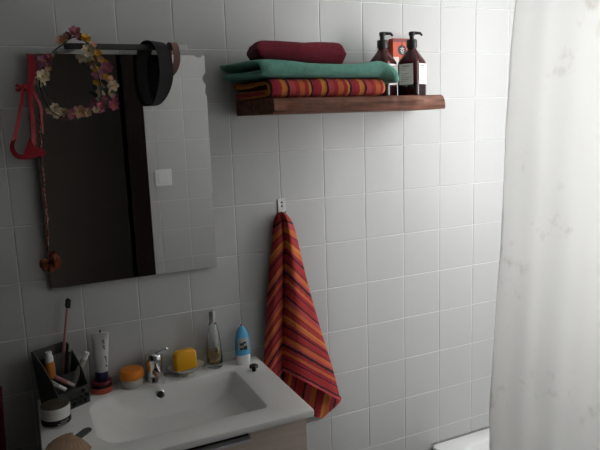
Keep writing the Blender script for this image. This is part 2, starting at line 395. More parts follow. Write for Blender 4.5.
for i, (px, py, col, sz, lay) in enumerate(FL):
    p = AY(px, py, crown_depth(px, py)-.008); r = sz*.5*.00275*1.1
    rnd = random.Random(i); n = Vector((rnd.uniform(-.5, .5) + (px-cx0)*.006, -1, rnd.uniform(-.3, .5) - (py-cy0)*.004))
    f = build('flower', flower(p, n, r, lay+1, .4, 6, seed=i), M[col], fc, angle=60)
    build('flower_core', ellipsoid(p + n.normalized()*(.002+r*.12), r*.2, r*.2, r*.2, 8, 6), M['core'], f)
for i, (px, py) in enumerate([(52, 53), (92, 59), (101, 80), (111, 96), (106, 100), (108, 93), (95, 109), (104, 89), (75, 115), (48, 70)]):
    p = AY(px, py, crown_depth(px, py)-.002); rnd = random.Random(50+i); d = Vector((rnd.uniform(-1, 1), -.5, rnd.uniform(-1, 1))).normalized(); s = d.cross(Y).normalized()
    pts = [p + d*(.018*k/6) for k in range(7)]
    build('leaf', strip(pts, s, [.0115*math.sin(PI*(.08+.86*k/6)) for k in range(7)], .0008), M['leaf'], fc)

# ---------------------------------------------------------------- red ribbon at the mirror's corner
def px_path(pts, y, n=6): return cr([AY(a, b, y if len(q) == 0 else q[0]) for a, b, *q in pts], n)
rb = thing('red_ribbon', 'red ribbon with a small bow hanging from the top left corner of the mirror', 'ribbon', AY(26, 158, -.024))
def ribbon(name, pts, y, w0, w1, tw=0., thick=.0012):
    P = px_path(pts, y); n = len(P)
    return build(name, strip(P, [X*math.cos(tw*i/n) + Y*(math.sin(tw*i/n)) + Z*.0 for i in range(n)], [w0 + (w1-w0)*i/(n-1) for i in range(n)], thick), M['red'], rb)
ribbon('strand', [(31, 55, -.016), (32, 66, -.020), (31, 80, -.024), (28, 90, -.027)], -.024, .020, .013)
ribbon('strand', [(23, 89), (21, 105), (17, 128), (14, 141)], -.026, .007, .012, .6)
ribbon('strand', [(29, 89), (31, 105), (33, 125), (34, 145)], -.023, .010, .011, .5)
ribbon('strand', [(31, 86), (36, 97), (41, 108), (42, 122), (43, 134)], -.021, .010, .005, 1.2)
P = px_path([(14, 139), (12, 147), (15, 154), (21, 157), (31, 156), (39, 154), (46, 152)], -.026); n = len(P)
build('lower_loop', strip(P, [(Vector((1, -.3, .2)) if i < n*.4 else Vector((.1, -.2, 1))) for i in range(n)], [.009 + .004*math.sin(PI*i/n) for i in range(n)], .0012), M['red'], rb)
g = G(); pl = [AY(*p) for p in ((22, 157, -.026), (30, 137, -.024), (34, 146, -.027), (46, 151, -.024), (44, 156, -.027))]
rows = [[q + Vector((0, dy, 0)) for q in pl] for dy in (0, -.0015)]
loft(rows, g=g); build('gathered_panel', g, M['red'], rb, bevel=.0004)
bk = AY(21, 88, -.030)
for s in (-1, 1):
    lp = [bk + Vector((s*.011*math.sin(PI*k/8)*1.0, -.004*math.sin(2*PI*k/8), .006*math.sin(2*PI*k/8))) for k in range(9)]
    build('bow_loop', strip(lp, Vector((.1, -.3, 1)), .008, .001), M['red'], rb)
build('knot', ellipsoid(bk, .0048, .0045, .005, 12, 8), M['red'], rb)

# beaded cord with a rust flower, hung at the mirror's left edge
bc = thing('beaded_cord', 'brown beaded cord ending in a rust silk flower along the left edge of the mirror', 'hair ornament', AY(50, 272, -.03))
cp = cr([AY(a, b, y) for a, b, y in ((35, 57, -.018), (39, 110, -.020), (41, 150, -.021), (44, 190, -.022), (47, 225, -.022), (48, 252, -.024))], 8)
build('cord', tube(cp, .0011, 6), M['wire'], bc)
rnd = random.Random(3)
for k in range(27):
    t = 10 + k*(len(cp)-12)/27; i = int(t); q = cp[i].lerp(cp[min(i+1, len(cp)-1)], t-i) + Vector((rnd.uniform(-.0015, .0015), 0, 0))
    build('bead', ellipsoid(q, rnd.uniform(.0022, .0042), .003, rnd.uniform(.003, .006), 10, 6), M['copper'], bc)
fcn = AY(50, 263, -.034)
g = G()
for k in range(9):
    a = PI*(-.15 + 1.3*k/8); d = Vector((math.cos(a+PI), -.25, -.55*math.sin(a)+.1)).normalized()
    ellipsoid(fcn + d*.014, .013, .010, .008, 10, 6, g, (d, d.cross(Y).normalized(), d.cross(d.cross(Y)).normalized()))
build('silk_flower', g, M['rust'], bc)
g = flower(fcn + Vector((.01, -.010, .004)), Vector((.6, -1, .4)), .017, 3, .5, 6, 9); build('inner_petals', g, M['copper'], bc, angle=60)

# ---------------------------------------------------------------- shelf
SD = .215; zt = ZO-.1455; zb = ZO-.188
sx0b, sx0f = AY(237, 106, -.004).x, AY(275, 106, -SD).x
sx1f, sx1b = AY(447, 106, -SD).x, AY(447, 106, -SD).x+.03
nx = 70; rings = []
for i in range(nx+1):
    t = i/nx
    def sxp(y): k = -y/SD; return (sx0b + (sx0f-sx0b)*k)*(1-t) + (sx1b + (sx1f-sx1b)*k)*t
    wv = .006*noise.noise(Vector((t*9, 1.3, 0))) + .003*noise.noise(Vector((t*27, 5, 0)))
    wz = .003*noise.noise(Vector((t*7, 9, 2)))
    yf = -SD + wv
    prof = [(-.0005, zb), (-.0005, zt), (yf+.012, zt), (yf+.003, zt-.004), (yf-.002+wv*.5, zt-.016), (yf, (zt+zb)/2), (yf+.004-wv, zb+.010+wz), (yf+.010, zb+wz*.6+.001), (yf*.5, zb)]
    dx = 0
    ring = []
    for y, z in prof:
        x = sxp(y)
        if t > .97: x -= (1-(zt-z)/(zt-zb))*-.0 + ((z-zb)/(zt-zb))*.014*(t-.97)/.03
        ring.append(Vector((x, y, z)))
    rings.append(ring)
sh = build('wall_shelf', loft(rings), M['wood'], loc=((sx0b+sx1b)/2, 0, zb), angle=35)
props(sh, 'rustic live-edge dark wood shelf on the tiled wall holding towels and bottles', 'shelf')

def folded_towel(name, mt, layers, t, x0f, x0b, x1, yf, yb, zbase, label, tiltz=0., seed=0, droop=0., uv=False, curl=0., er=.06, sink=0., er1=None, grow=0.):
    """a towel folded back and forth: thick layers in the y-z section, run along x"""
    path = []; h = t
    for L in range(layers):
        z = zbase + t/2 + L*t*.98
        ys = [yb, yf+t*.5] if L % 2 == 0 else [yf+t*.5, yb+t*.5]
        if L % 2: ys = [yf+t*.5, yb+t*.4]
        elif L: ys = [yb+t*.4, yf+t*.5]
        nseg = 9 if layers > 1 else 26
        seg = [(ys[0] + (ys[1]-ys[0])*k/nseg, z) for k in range(nseg+1)]
        if L:                                             # U-turn
            pz = zbase + t/2 + (L-1)*t*.98; yy = seg[0][0]; s = -1 if L % 2 else 1
            for k in range(1, 6):
                a = PI*k/6; path.append((yy + s*math.sin(a)*t*.49, pz + t*.49*(1-math.cos(a))))
        path += seg
    nx = 46; rings = []; uvs = []
    for i in range(nx+1):
        s = i/nx; e = min(s/er, (1-s)/(er1 or er)); th = t*.5*(1 if e >= 1 else (.35 + .65*math.sqrt(max(0, 1-(1-e)**2))))*(1+grow*(s-.5))
        up, dn = [], []
        for k, (y, z) in enumerate(path):
            a = Vector(path[max(k-1, 0)]); b = Vector(path[min(k+1, len(path)-1)]); tg = (b-a).normalized(); nn = Vector((-tg.y, tg.x))
            kk = (y-yf)/(yb-yf)
            x = (x0f + (x0b-x0f)*kk)*(1-s) + x1*s
            w1 = noise.noise(Vector((x*9+seed, y*9, z*14))); w2 = noise.noise(Vector((x*24, y*22+seed, z*30)))
            for lst, sg in ((up, 1), (dn, -1)):
                ek = min(k, len(path)-1-k)/(len(path)-1)/.16 if layers == 1 else 9
                tt = th*(1 + .10*w2)*(1 if ek >= 1 else math.sqrt(max(.02, 1-(1-ek)**2))) - .0012
                yy, zz = y + nn.x*tt*sg, z + nn.y*tt*sg
                f = (zz-zbase)/(layers*t)
                zz += (.006*w1 + tiltz*(s-.5) )*max(0, min(1, f*1.3)) if tiltz == 0 else (.004*w1*f + tiltz*(s-.5))
                yy += .005*w1 + .003*w2
                if droop and s > .87: zz -= droop*((s-.87)/.13)**1.5*(.75+.25*f)*(1-.75*kk); yy -= .010*min(1, (s-.87)/.08)*max(0, 1-kk*3)
                if sink: zz -= sink*math.exp(-((s-.60)/.26)**2)*max(0, f)
                if curl and s < .12: zz += curl*((.12-s)/.12)**2*f*kk
                lst.append((Vector((x, yy, zz)), x + .25*(z-zbase) + .1*kk*.2))
        loop = up + dn[::-1]
        rings.append([q[0] for q in loop]); uvs += [q[1] for q in loop]
    g = loft(rings)
    if uv: g.uv = {i: (u, 0) for i, u in enumerate(uvs)}
    o = build(name, g, mt, loc=((x0f+x1)/2, (yf+yb)/2, zbase), angle=60)
    return props(o, label, 'towel', 'folded towels on the shelf')
yf, yb = -.200, -.022
folded_towel('folded_towel', M['towelfold'], 2, .0255, AY(268, 86, yf).x, AY(236, 86, yb).x, AY(385, 86, yf).x, yf, yb, zt+.0005, 'folded striped red and orange towel lying directly on the shelf under the teal one', seed=3, uv=True)
folded_towel('folded_towel', M['teal'], 2, .0250, AY(259, 66, yf).x, AY(222, 66, yb).x, AY(395, 70, yf).x, yf-.008, yb+.002, zt+.0515, 'folded teal green towel in the middle of the shelf stack', seed=11, droop=.032, curl=.010, er=.09, er1=.035, sink=.012, grow=.22)
folded_towel('folded_towel', M['burg'], 1, .056, AY(257, 50, yf).x, AY(246, 48, yb-.02).x, AY(350, 52, yf).x, yf-.010, yb-.02, zt+.0945, 'burgundy towel folded small on top of the teal towel', tiltz=-.012, seed=23, er=.10, er1=.06, grow=.30)

# ---------------------------------------------------------------- pump bottles
def superring(c, half, e, z, n=40, rot=0.):
    out = []
    for j in range(n):
        a = 2*PI*j/n; ca, sa = math.cos(a), math.sin(a)
        k = (abs(ca)**e + abs(sa)**e)**(-1/e)*half; x, y = ca*k, sa*k
        out.append(Vector((c[0] + x*math.cos(rot) - y*math.sin(rot), c[1] + x*math.sin(rot) + y*math.cos(rot), z)))
    return out
BH = .036
def pump_bottle(bx, by, label):
    rot = math.radians(45-24.6+6)
    b = thing('pump_bottle', label, 'bottle', (bx, by, zt+.0005), 'pump bottles on the shelf')
    z0 = zt+.0005; c = (bx, by)
    prof = [(BH*.90, 5, 0), (BH, 5, .004), (BH, 5, .045), (BH, 5, .108)]
    build('body', loft([superring(c, h, e, z0+z, rot=rot) for h, e, z in [(BH*.9, 5, 0), (BH, 5, .004), (BH, 5, .050), (BH, 5, .098), (BH*.985, 4.5, .104), (BH*.86, 3.4, .114), (BH*.66, 2.6, .126), (BH*.42, 2.1, .139), (.0135, 2, .144), (.0135, 2, .150)]]), [M['amber']], b, angle=35)
    build('dark_band', loft([superring(c, h, 5, z0+z, rot=rot) for h, z in [(BH+.0004, .003), (BH+.0006, .006), (BH+.0006, .040), (BH+.0003, .042)]], False, False), M['liquid'], b)
    ux, uy = Vector((math.cos(rot), math.sin(rot), 0)), Vector((-math.sin(rot), math.cos(rot), 0))
    for nrm, tn in ((-ux, -uy), (-uy, ux)):
        o = Vector((bx, by, z0+.066)) + nrm*(BH+.0010)
        lb = build('label', xbox(o, tn, nrm, Z, .0235, .0004, .031), M['paper'], b)
        g = G()
        for k in range(9):
            if k == 3: continue
            xbox(o + nrm*.0006 + Z*(.024-.0056*k) - tn*(.004*(k % 3)), tn, nrm, Z, .017-.004*(k % 3) if k else .012, .0002, .0007 if k else .0017, g)
        build('print', g, M['inkgrey'], lb)
    build('collar', lathe((bx, by, z0+.146), [(.0165, 0), (.0165, .003), (.0165, .022), (.0150, .024), (.0075, .025), (.0065, .040), (.0065, .042)], 28), M['pump'], b)
    hd = Vector((.86, -.35, 0)).normalized()
    g = lathe((bx, by, z0+.182), [(.0095, 0), (.0095, .010), (.008, .012)], 20)
    tube([Vector((bx, by, z0+.190)), Vector((bx, by, z0+.190))+hd*.012, Vector((bx, by, z0+.189))+hd*.026, Vector((bx, by, z0+.182))+hd*.032], [.006, .0052, .0042, .0034], 10, g)
    build('pump_head', g, M['pump'], b)
    return b
pr = AY(412, 93, -.105)
pump_bottle(pr.x, -.105, 'dark amber pump bottle standing at the right end of the shelf')
pl = AY(383, 93, -.080)
pump_bottle(pl.x, -.080, 'dark amber pump bottle half hidden behind the end of the teal towel')

# orange packet behind the bottles
ya = -.030; a = AY(393, 60, ya); b = AY(416, 60, ya); top = AY(404, 38.5, ya).z
bx = thing('tea_packet', 'orange red packet with a round black emblem standing behind the pump bottles', 'packet', ((a.x+b.x)/2, ya, zt+.0005))
build('carton', box(a.x, b.x, ya, ya+.022, zt+.0005, top), [M['orangecard']], bx, bevel=.001)
build('top_band', box(a.x+.0003, b.x-.0003, ya-.0006, ya-.0001, top-.011, top-.0005), M['darkred'], bx)
build('white_panel', box(a.x+.001, a.x+.022, ya-.0006, ya-.0001, zt+.006, AY(400, 57, ya).z), M['paper'], bx)
ec = AY(402, 50, ya); ec.y = ya-.0001
em = build('emblem', disc(ec, -Y, .0155, .0006, 28), M['ink'], bx)
build('emblem_strap', box(ec.x-.002, ec.x+.002, ya-.0006, ya-.0001, ec.z+.012, top-.011), M['darkred'], bx)
g = G()
for (x0, z0, x1, z1) in ((-.008, .004, .008, .0045), (0, .010, 0, .001), (0, .004, -.006, -.003), (0, .004, .007, -.003), (-.005, -.005, .006, -.004), (-.001, -.002, -.001, -.010), (-.001, -.010, .007, -.009)):
    p0 = ec + Vector((x0, -.0008, z0)); p1 = ec + Vector((x1, -.0008, z1)); d = (p1-p0); L = d.length; d.normalize()
    xbox((p0+p1)/2, d, Y, d.cross(Y), L/2, .0002, .0009, g)
build('emblem_glyph', g, M['paper'], em)

# ---------------------------------------------------------------- hook and hanging towel
hc = AY(281.5, 206.5, -.003)
hk = thing('wall_hook', 'small grey metal wall hook above the hanging striped towel', 'hook', (hc.x, 0, hc.z-.026))
build('plate', box(hc.x-.0125, hc.x+.0125, -.0035, -.0005, hc.z-.026, hc.z+.024), M['steel'], hk, bevel=.0012)
for dz in (.013, .001): build('screw', lathe((hc.x+.001, -.0035, hc.z+dz), [(.0032, 0), (.0032, .0008), (.001, .0012)], 14, -Y), M['ink'], hk)
build('peg', tube(cr([(hc.x, -.003, hc.z-.017), (hc.x, -.018, hc.z-.021), (hc.x, -.030, hc.z-.019), (hc.x, -.034, hc.z-.010)], 5), .0035, 10), M['steel'], hk)

KEY = [  # valley, left edge, right edge (photo points), fullness
    ((282, 212), (279, 213), (285, 213), .30), ((283, 215), (276, 219), (289, 217), .5), ((284, 222), (274, 229), (294, 226), .65), ((285, 236), (271, 250), (299, 246), .75),
    ((285, 262), (268, 285), (308, 284), .85), ((284, 300), (265, 330), (321, 330), 1.), ((283, 338), (263.5, 368), (332, 366), 1.05), ((283, 371), (263, 402), (341, 401), 1.1)]
def interp_keys(nv):
    a = cr([(k[0][0], k[0][1], k[3]) for k in KEY], nv); l = cr([(*k[1], 0) for k in KEY], nv); r = cr([(*k[2], 0) for k in KEY], nv)
    return list(zip(a, l, r))
rows = interp_keys(7); nu = 16; front = []; sv = []
acc = 0; prev = None
for vi, (va, le, ri) in enumerate(rows):
    k = va.z; row = []
    pv = AY(va.x, va.y, -.03)
    if prev is not None: acc += (pv-prev).length
    prev = pv
    sag = noise.noise(Vector((vi*.13, 4, 0)))
    for ui in range(2*nu+1):
        u = ui/nu
        if u <= 1:
            q = 1-u; px = va.x + (le.x-va.x)*q; py = va.y + (le.y-va.y)*(q**1.15); y = -.020*k - .010 - .030*k*math.sin(PI*min(1, q*1.0))**.8*(1) + .008*q
        else:
            q = u-1; px = va.x + (ri.x-va.x)*q; py = va.y + (ri.y-va.y)*(q**1.05); y = -.020*k - .010 - .052*k*math.sin(PI*q**.8)**.75 + .006*q
            y += .006*k*math.sin(q*9 + vi*.05)*q
        y = min(y, -.008)
        row.append((AY(px, py, y), acc + .004*sag))
    front.append(row); sv.append(acc)
g = G(); TH = .005
W2 = 2*nu+1
rings = []; uvs = []
for row in front:
    fr = [p for p, _ in row]; bk_ = []
    for i, p in enumerate(fr):
        a, b = fr[max(i-1, 0)], fr[min(i+1, W2-1)]; t = (b-a).normalized(); n = t.cross(Z).normalized()
        if n.y > 0: n = -n
        q = p - n*TH; q.y = min(q.y, -.0045); bk_.append(q)
    rings.append(fr + bk_[::-1]); uvs += [u for _, u in row] + [u for _, u in row[::-1]]
g = loft(rings); g.uv = {i: (u, 0) for i, u in enumerate(uvs)}
# back layer that shows below the front hem
B = [[(268, 330), (285, 335), (300, 340), (318, 345)], [(272, 362), (288, 372), (306, 380), (334, 388)], [(285, 385), (297, 394), (315, 400), (341, 400)], [(300, 404), (308, 412), (316, 417), (323, 418)]]
rows2 = []
cols = [cr([(*B[r][c], 0) for r in range(4)], 6) for c in range(4)]
for i in range(len(cols[0])):
    l = cr([cols[c][i] for c in range(4)], 5); rows2.append(l)
rings = []; uvs = []
for i, l in enumerate(rows2):
    fr = [AY(p.x, p.y, -.013 - .006*math.sin(j*.7)) for j, p in enumerate(l)]; bk_ = [p + Vector((0, .005, 0)) for p in fr]
    rings.append(fr + bk_[::-1]); us = [.35 + (p.x-268)*.0030 + (p.y-330)*.0006 for p in l]; uvs += us + us[::-1]
g2 = loft(rings); g2.uv = {i: (u, 0) for i, u in enumerate(uvs)}
g.merge(g2)
ht = build('hanging_towel', g, M['towel'], loc=(hc.x, -.03, hc.z-.68), angle=70)
props(ht, 'striped red and orange towel hanging from the wall hook beside the sink', 'towel')
# small loop that carries it on the peg
build('hanging_loop', tube(cr([(hc.x-.006, -.026, hc.z-.036), (hc.x-.004, -.028, hc.z-.020), (hc.x, -.029, hc.z-.0145), (hc.x+.004, -.028, hc.z-.020), (hc.x+.006, -.026, hc.z-.036)], 5), .0015, 6), M['red'], ht)

# ---------------------------------------------------------------- vanity unit and basin
zc = ZO-.927
cx0, cx1, cyf, cyb = -.141, .493, -.4225, -.0015
vu = thing('vanity_cabinet', 'pale beige vanity cabinet under the white basin', 'cabinet', ((cx0+cx1)/2, 0, 0))
vx0, vx1, vyf = cx0+.018, cx1-.020, cyf+.012
vt = zc-.0185
g = G()
box(vx0, vx0+.016, vyf+.018, -.002, .10, vt-.0005, g); box(vx1-.016, vx1, vyf+.018, -.002, .10, vt-.0005, g)
box(vx0+.016, vx1-.016, vyf+.018, -.002, .10, .116, g); box(vx0+.016, vx1-.016, -.008, -.002, .116, vt-.0005, g)
build('carcass', g, M['cabinet'], vu)
hx0, hx1 = .020, .322
# upper drawer front with a cut-out finger pull
g = G(); dz1 = vt-.003; dz0 = vt-.275; zs = AY(251, 438, vyf).z
yfz = (vyf, vyf+.0175)
box(vx0, hx0, *yfz, dz0, dz1, g); box(hx1, vx1, *yfz, dz0, dz1, g); box(hx0, hx1, *yfz, dz0, dz1-.016, g)
d1 = build('drawer', g, M['cabinet'], vu)
g = G(); box(hx0, hx1, vyf+.015, vyf+.0174, dz1-.016, dz1, g); build('finger_recess', g, M['black'], d1)
g = G(); box(hx0, hx1, vyf-.006, vyf+.012, dz1-.0175, dz1-.0155, g); box(hx0, hx1, vyf-.0075, vyf-.0055, dz1-.021, dz1-.0145, g)
build('handle', g, M['alu'], d1, label='bright metal edge pull')
d2 = build('drawer', box(vx0, vx1, *yfz, .103, dz0-.004), M['cabinet'], vu, bevel=.001)
g = G()
for x in (vx0+.04, vx1-.04):
    for y in (vyf+.05, -.05): build('foot', lathe((x, y, 0), [(.016, 0), (.014, .1)], 16), M['steel'], vu)
# basin: one ceramic body
bcx, bcy = (.012+.397)/2, (-.072-.352)/2
def R(hx, hy, r, z, cx=None, cy=None, tilt=None): return rrect(cx if cx is not None else bcx, cy if cy is not None else bcy, hx, hy, r, z, tilt=tilt)
ocx, ocy, ohx, ohy = (cx0+cx1)/2, (cyf+cyb)/2, (cx1-cx0)/2, (cyb-cyf)/2
tl = lambda d: (lambda x, y: zc - d)
rings = [R(ohx-.004, ohy-.004, .006, zc-.0185, ocx, ocy), R(ohx-.0006, ohy-.0006, .008, zc-.017, ocx, ocy), R(ohx, ohy, .008, zc-.014, ocx, ocy), R(ohx, ohy, .008, zc-.004, ocx, ocy), R(ohx-.0012, ohy-.0012, .008, zc-.0012, ocx, ocy), R(ohx-.004, ohy-.004, .008, zc, ocx, ocy)]
hx, hy = (.400+.022)/2, (.352-.074)/2; bx_, by_ = .189, -.213
q4 = lambda a, b: (a, b, b*.9, a)
fl = lambda x, y: zc - .058 - .022*min(1, abs(x-.16)*-2+.6) - .012*(-(y+.07)/.28)
rings += [R(hx, hy, q4(.018, .070), zc, bx_, by_), R(hx-.0025, hy-.0025, q4(.018, .070), zc-.0012, bx_, by_), R(hx-.005, hy-.005, q4(.018, .070), zc-.005, bx_, by_),
          R(hx-.018, hy-.008, q4(.020, .070), zc-.026, bx_+.010, by_), R(hx-.048, hy-.016, q4(.026, .070), zc-.058, bx_+.024, by_-.002), R(hx-.082, hy-.030, q4(.040, .070), zc-.078, bx_+.022, by_-.004), R(hx-.13, hy-.07, .05, zc-.086, bx_-.01, by_-.02), R(.022, .022, .0219, zc-.092, .160, -.275)]
bs = thing('washbasin', 'white ceramic washbasin with a rectangular bowl set on the vanity cabinet', 'sink', (ocx, ocy, zc-.0185))
g = loft(rings, False, True)
# underside shell
rings2 = [rings[0], R(hx+.008, hy+.008, .02, zc-.0185, bx_, by_), R(hx-.0, hy-.0, .02, zc-.040, bx_, by_), R(hx-.05, hy-.03, .03, zc-.098, bx_, by_-.004)]
loft(rings2, False, True, g=g)
build('basin', g, M['ceramic'], bs, angle=30)
dp = Vector((.160, -.275, zc-.0915))
build('drain', lathe(dp, [(.0215, .0003), (.0215, .003), (.018, .004), (.016, .002), (.0005, .002)], 24), M['chrome'], bs)
oc = AY(160, 396.5, -.079)
of = build('overflow_ring', lathe((oc.x, -.0815, zc-.024), [(.0085, 0), (.0135, .0), (.0135, .003), (.0115, .0045), (.0085, .003)], 24, Vector((0, -1, .15))), M['chrome'], bs)
build('overflow_hole', disc((oc.x, -.0815-.0034, zc-.024+.0004), (0, -1, .15), .0092, .0008, 20), M['black'], of)

# ---------------------------------------------------------------- tap
fx, fy = AZ(152, 372, zc).x-.003, -.036
tp = thing('mixer_tap', 'chrome mixer tap at the back of the basin', 'tap', (fx, fy, zc+.0004))
z0 = zc+.0004
build('body', lathe((fx, fy, z0), [(.026, 0), (.026, .004), (.0235, .008), (.0225, .030), (.0225, .052), (.024, .056)], 28), M['chrome'], tp)
sd = Vector((.10, -1, 0)).normalized()
build('spout', tube([Vector((fx, fy, z0+.030)), Vector((fx, fy, z0+.032))+sd*.03, Vector((fx, fy, z0+.031))+sd*.055, Vector((fx, fy, z0+.027))+sd*.068], [.014, .013, .0115, .011], 14), M['chrome'], tp)
build('aerator', lathe(Vector((fx, fy, z0+.013))+sd*.060, [(.009, 0), (.0095, .002), (.0095, .010)], 18), M['chrome'], tp)
g = lathe((fx, fy, z0+.0565), [(.024, 0), (.0245, .006), (.0235, .022), (.017, .029), (.002, .031)], 28)
build('cap', g, M['chrome'], tp)
ld = Vector((.62, -.62, .48)).normalized(); lb_ = Vector((fx, fy, z0+.074))
build('lever', strip([lb_, lb_+ld*.022, lb_+ld*.045, lb_+ld*.058], Vector((1, .8, 0)), [.026, .022, .017, .015], .011), M['chrome'], tp, bevel=.002)

# ---------------------------------------------------------------- things on the basin rim
zr = zc+.0004
# soap on a glass dish
sxp, syp = AZ(186, 370, zc).x-.007, -.0435
ds = thing('soap_dish', 'shallow pale glass soap dish right of the tap', 'soap dish', (sxp, syp, zr))
build('bowl', lathe((sxp, syp, zr+.014), [(.003, 0), (.030, .001), (.046, .008), (.052, .0125), (.053, .014), (.050, .0135), (.044, .010), (.030, .0045), (.003, .004)], 36, squash=(1.02, .78)), M['frost'], ds)
build('foot', lathe((sxp, syp, zr), [(.023, 0), (.022, .002), (.014, .006), (.016, .0142)], 28, squash=(1, .8)), M['frost'], ds)
sc_ = Vector((sxp-.002, syp+.002, zr+.0198))
rings = []
for h, hx_, r in ((0, .030, .008), (.003, .033, .010), (.030, .0335, .010), (.046, .0325, .010), (.052, .0300, .010), (.0555, .025, .009)):
    rings.append([Vector((sc_.x + (p.x)*math.cos(.12) - p.y*math.sin(.12), sc_.y + p.x*math.sin(.12) + p.y*math.cos(.12), sc_.z+h)) for p in rrect(0, 0, hx_, hx_*.46, r*.8, 0)])
so = build('soap_bar', loft(rings), M['soap'], loc=sc_, angle=50)
props(so, 'yellow bar of soap standing upright on the glass dish', 'soap')
# perfume bottle
pxx, pyy = AZ(215, 361, zc).x-.012, -.026; PS = 1.17
pf = thing('perfume_bottle', 'tall clear glass perfume bottle with a silver cap and a little amber liquid', 'perfume bottle', (pxx, pyy, zr))
build('flask', lathe((pxx, pyy, zr), [(.021, 0), (.0235, 0.0035), (.0235, 0.0140), (.0225, 0.0468), (.0185, 0.0936), (.0135, 0.1287), (.0115, 0.1357), (.0085, 0.1381), (.0085, 0.1451), (.0065, 0.1451), (.0065, 0.1357), (.0105, 0.1240), (.0160, 0.0913), (.0200, 0.0468), (.0210, 0.0164), (.018, 0.0117), (.002, 0.0117)], 32), M['glass'], pf)
build('perfume', lathe((pxx, pyy, zr), [(.0177, 0.0123), (.0206, 0.0170), (.0198, 0.0468), (.0196, 0.0526), (.001, 0.0526)], 32), M['juice'], pf)
build('cap', lathe((pxx, pyy, zr+.1390), [(.0092, 0), (.0098, 0.0023), (.0095, 0.0304), (.0085, 0.0339), (.001, 0.0351)], 24), M['steel'], pf)
# deodorant
dxx, dyy = AZ(243.5, 362, zc).x-.004, -.046
de = thing('deodorant', 'sky blue and white roll-on deodorant at the right end of the rim', 'deodorant', (dxx, dyy, zr))
SQ = (1, .62)
build('cap_base', lathe((dxx, dyy, zr), [(.0205, 0), (.022, 0.0022), (.0225, 0.0162), (.0228, 0.0281), (.020, 0.0292)], 30, squash=SQ), M['white'], de)
build('body', lathe((dxx, dyy, zr), [(.0215, 0.0294), (.0235, 0.0324), (.0238, 0.0540), (.0225, 0.0756), (.0190, 0.0940), (.0135, 0.1080), (.0085, 0.1156), (.003, 0.1193), (.0005, 0.1199)], 30, squash=SQ), M['blue'], de)
g = G(); rings = []
for k in range(7):
    h = .048 + .036*k/6; rr = .0240 if h < .056 else .0240 - (h-.056)*.075
    rings.append([Vector((dxx + (rr+.0004)*math.sin(a), dyy - (rr+.0004)*.62*math.cos(a)-.0001, zr+h)) for a in [math.radians(-46+10*q) for q in range(10)]])
lab = build('label', loft(rings, False, False, False, g), M['greyplastic'], de)
g = G()
for (a, h, w_, hh_) in ((-.3, .066, .006, .004), (.15, .054, .006, .006), (-.35, .052, .004, .004), (.1, .070, .005, .003)):
    rr = .0243 - max(0, h-.055)*.115; xbox((dxx+rr*math.sin(a), dyy-rr*.62*math.cos(a)-.0004, zr+h), Vector((math.cos(a), .62*math.sin(a), 0)).normalized(), Y, Z, w_, .0006, hh_, g)
build('print', g, M['ink'], lab)
build('tip', ellipsoid((dxx, dyy, zr+.1215), .0042, .0034, .0032, 12, 8), M['pinkplastic'], de)
# dark knobbly flower piece
kx = AZ(254, 371, zc); kx.z = zr
g = lathe(kx, [(.006, 0), (.0065, .004), (.0045, .009)], 14)
for k in range(8):
    a = 2*PI*k/8; ellipsoid(kx + Vector((.0085*math.cos(a), .0085*math.sin(a), .0145)), .0052, .0052, .0055, 10, 6, g)
ellipsoid(kx + Vector((0, 0, .017)), .008, .008, .006, 12, 8, g)
o = build('rubber_stopper', g, M['darkflower'], loc=kx)
props(o, 'small dark brown flower-shaped knob lying at the right corner of the basin rim', 'knob')
# orange lid jar
jx, jy = AZ(130, 380, zc).x, -.0385
j = thing('cream_jar', 'low glass jar with a bright orange lid left of the tap', 'jar', (jx, jy, zr))
build('pot', lathe((jx, jy, zr), [(.027, 0), (.030, .003), (.031, .010), (.030, .021), (.027, .024), (.001, .024)], 32), M['frost'], j)
build('lid', lathe((jx, jy, zr+.0242), [(.031, 0), (.033, .002), (.033, .020), (.031, .024), (.026, .026), (.001, .0265)], 32), M['orangelid'], j)
# small black cap between
kc = AZ(116, 380, zc); kc.z = zr
o = build('bottle_cap', lathe(kc, [(.0070, 0), (.0078, .001), (.0076, .010), (.006, .0125), (.001, .013)], 20), M['black'], loc=kc)
props(o, 'tiny black screw cap left of the orange lidded jar', 'cap')
# two round tins with a tube on top
tx, ty = AZ(101, 393, zc).x+.004, -.034
o = thing('round_tin', 'coral red round tin at the bottom beneath the black tin', 'tin', (tx, ty, zr), 'round tins under the tube')
build('base', lathe((tx, ty, zr), [(.0275, 0), (.029, .002), (.029, .013), (.0275, .0145), (.001, .0145)], 32), M['coral'], o)
z1 = zr+.0150
o = thing('round_tin', 'black round tin with a maroon top stacked on the coral red tin', 'tin', (tx+.001, ty+.001, z1), 'round tins under the tube')
build('base', lathe((tx+.001, ty+.001, z1), [(.0265, 0), (.028, .001), (.028, .0095), (.001, .0095)], 32), M['black'], o)
build('lid', lathe((tx+.001, ty+.001, z1+.0096), [(.0280, 0), (.0282, .004), (.0268, .0062), (.001, .0062)], 32), M['maroon'], o)
z2 = z1+.0162
cxx, cyy = tx+.004, ty+.004
tb = thing('toothpaste_tube', 'white tube standing upside down on its navy cap on the stacked tins', 'tube', (cxx, cyy, z2))
build('cap', lathe((cxx, cyy, z2), [(.0170, 0), (.0178, .001), (.0172, .024), (.016, .025)], 28), M['navy'], tb)
rings = []
for h, rx, ry_ in ((.0252, .0150, .0150), (.027, .0205, .0195), (.040, .0215, .019), (.075, .0235, .0135), (.105, .0255, .0070), (.122, .0268, .0022), (.134, .0270, .0014)):
    rings.append([Vector((cxx + .005*(h-.025)/.1 + rx*.87*math.cos(a)*.96, cyy + rx*math.cos(a)*-.2 + ry_*math.sin(a), z2+h)) for a in [2*PI*q/28 for q in range(28)]])
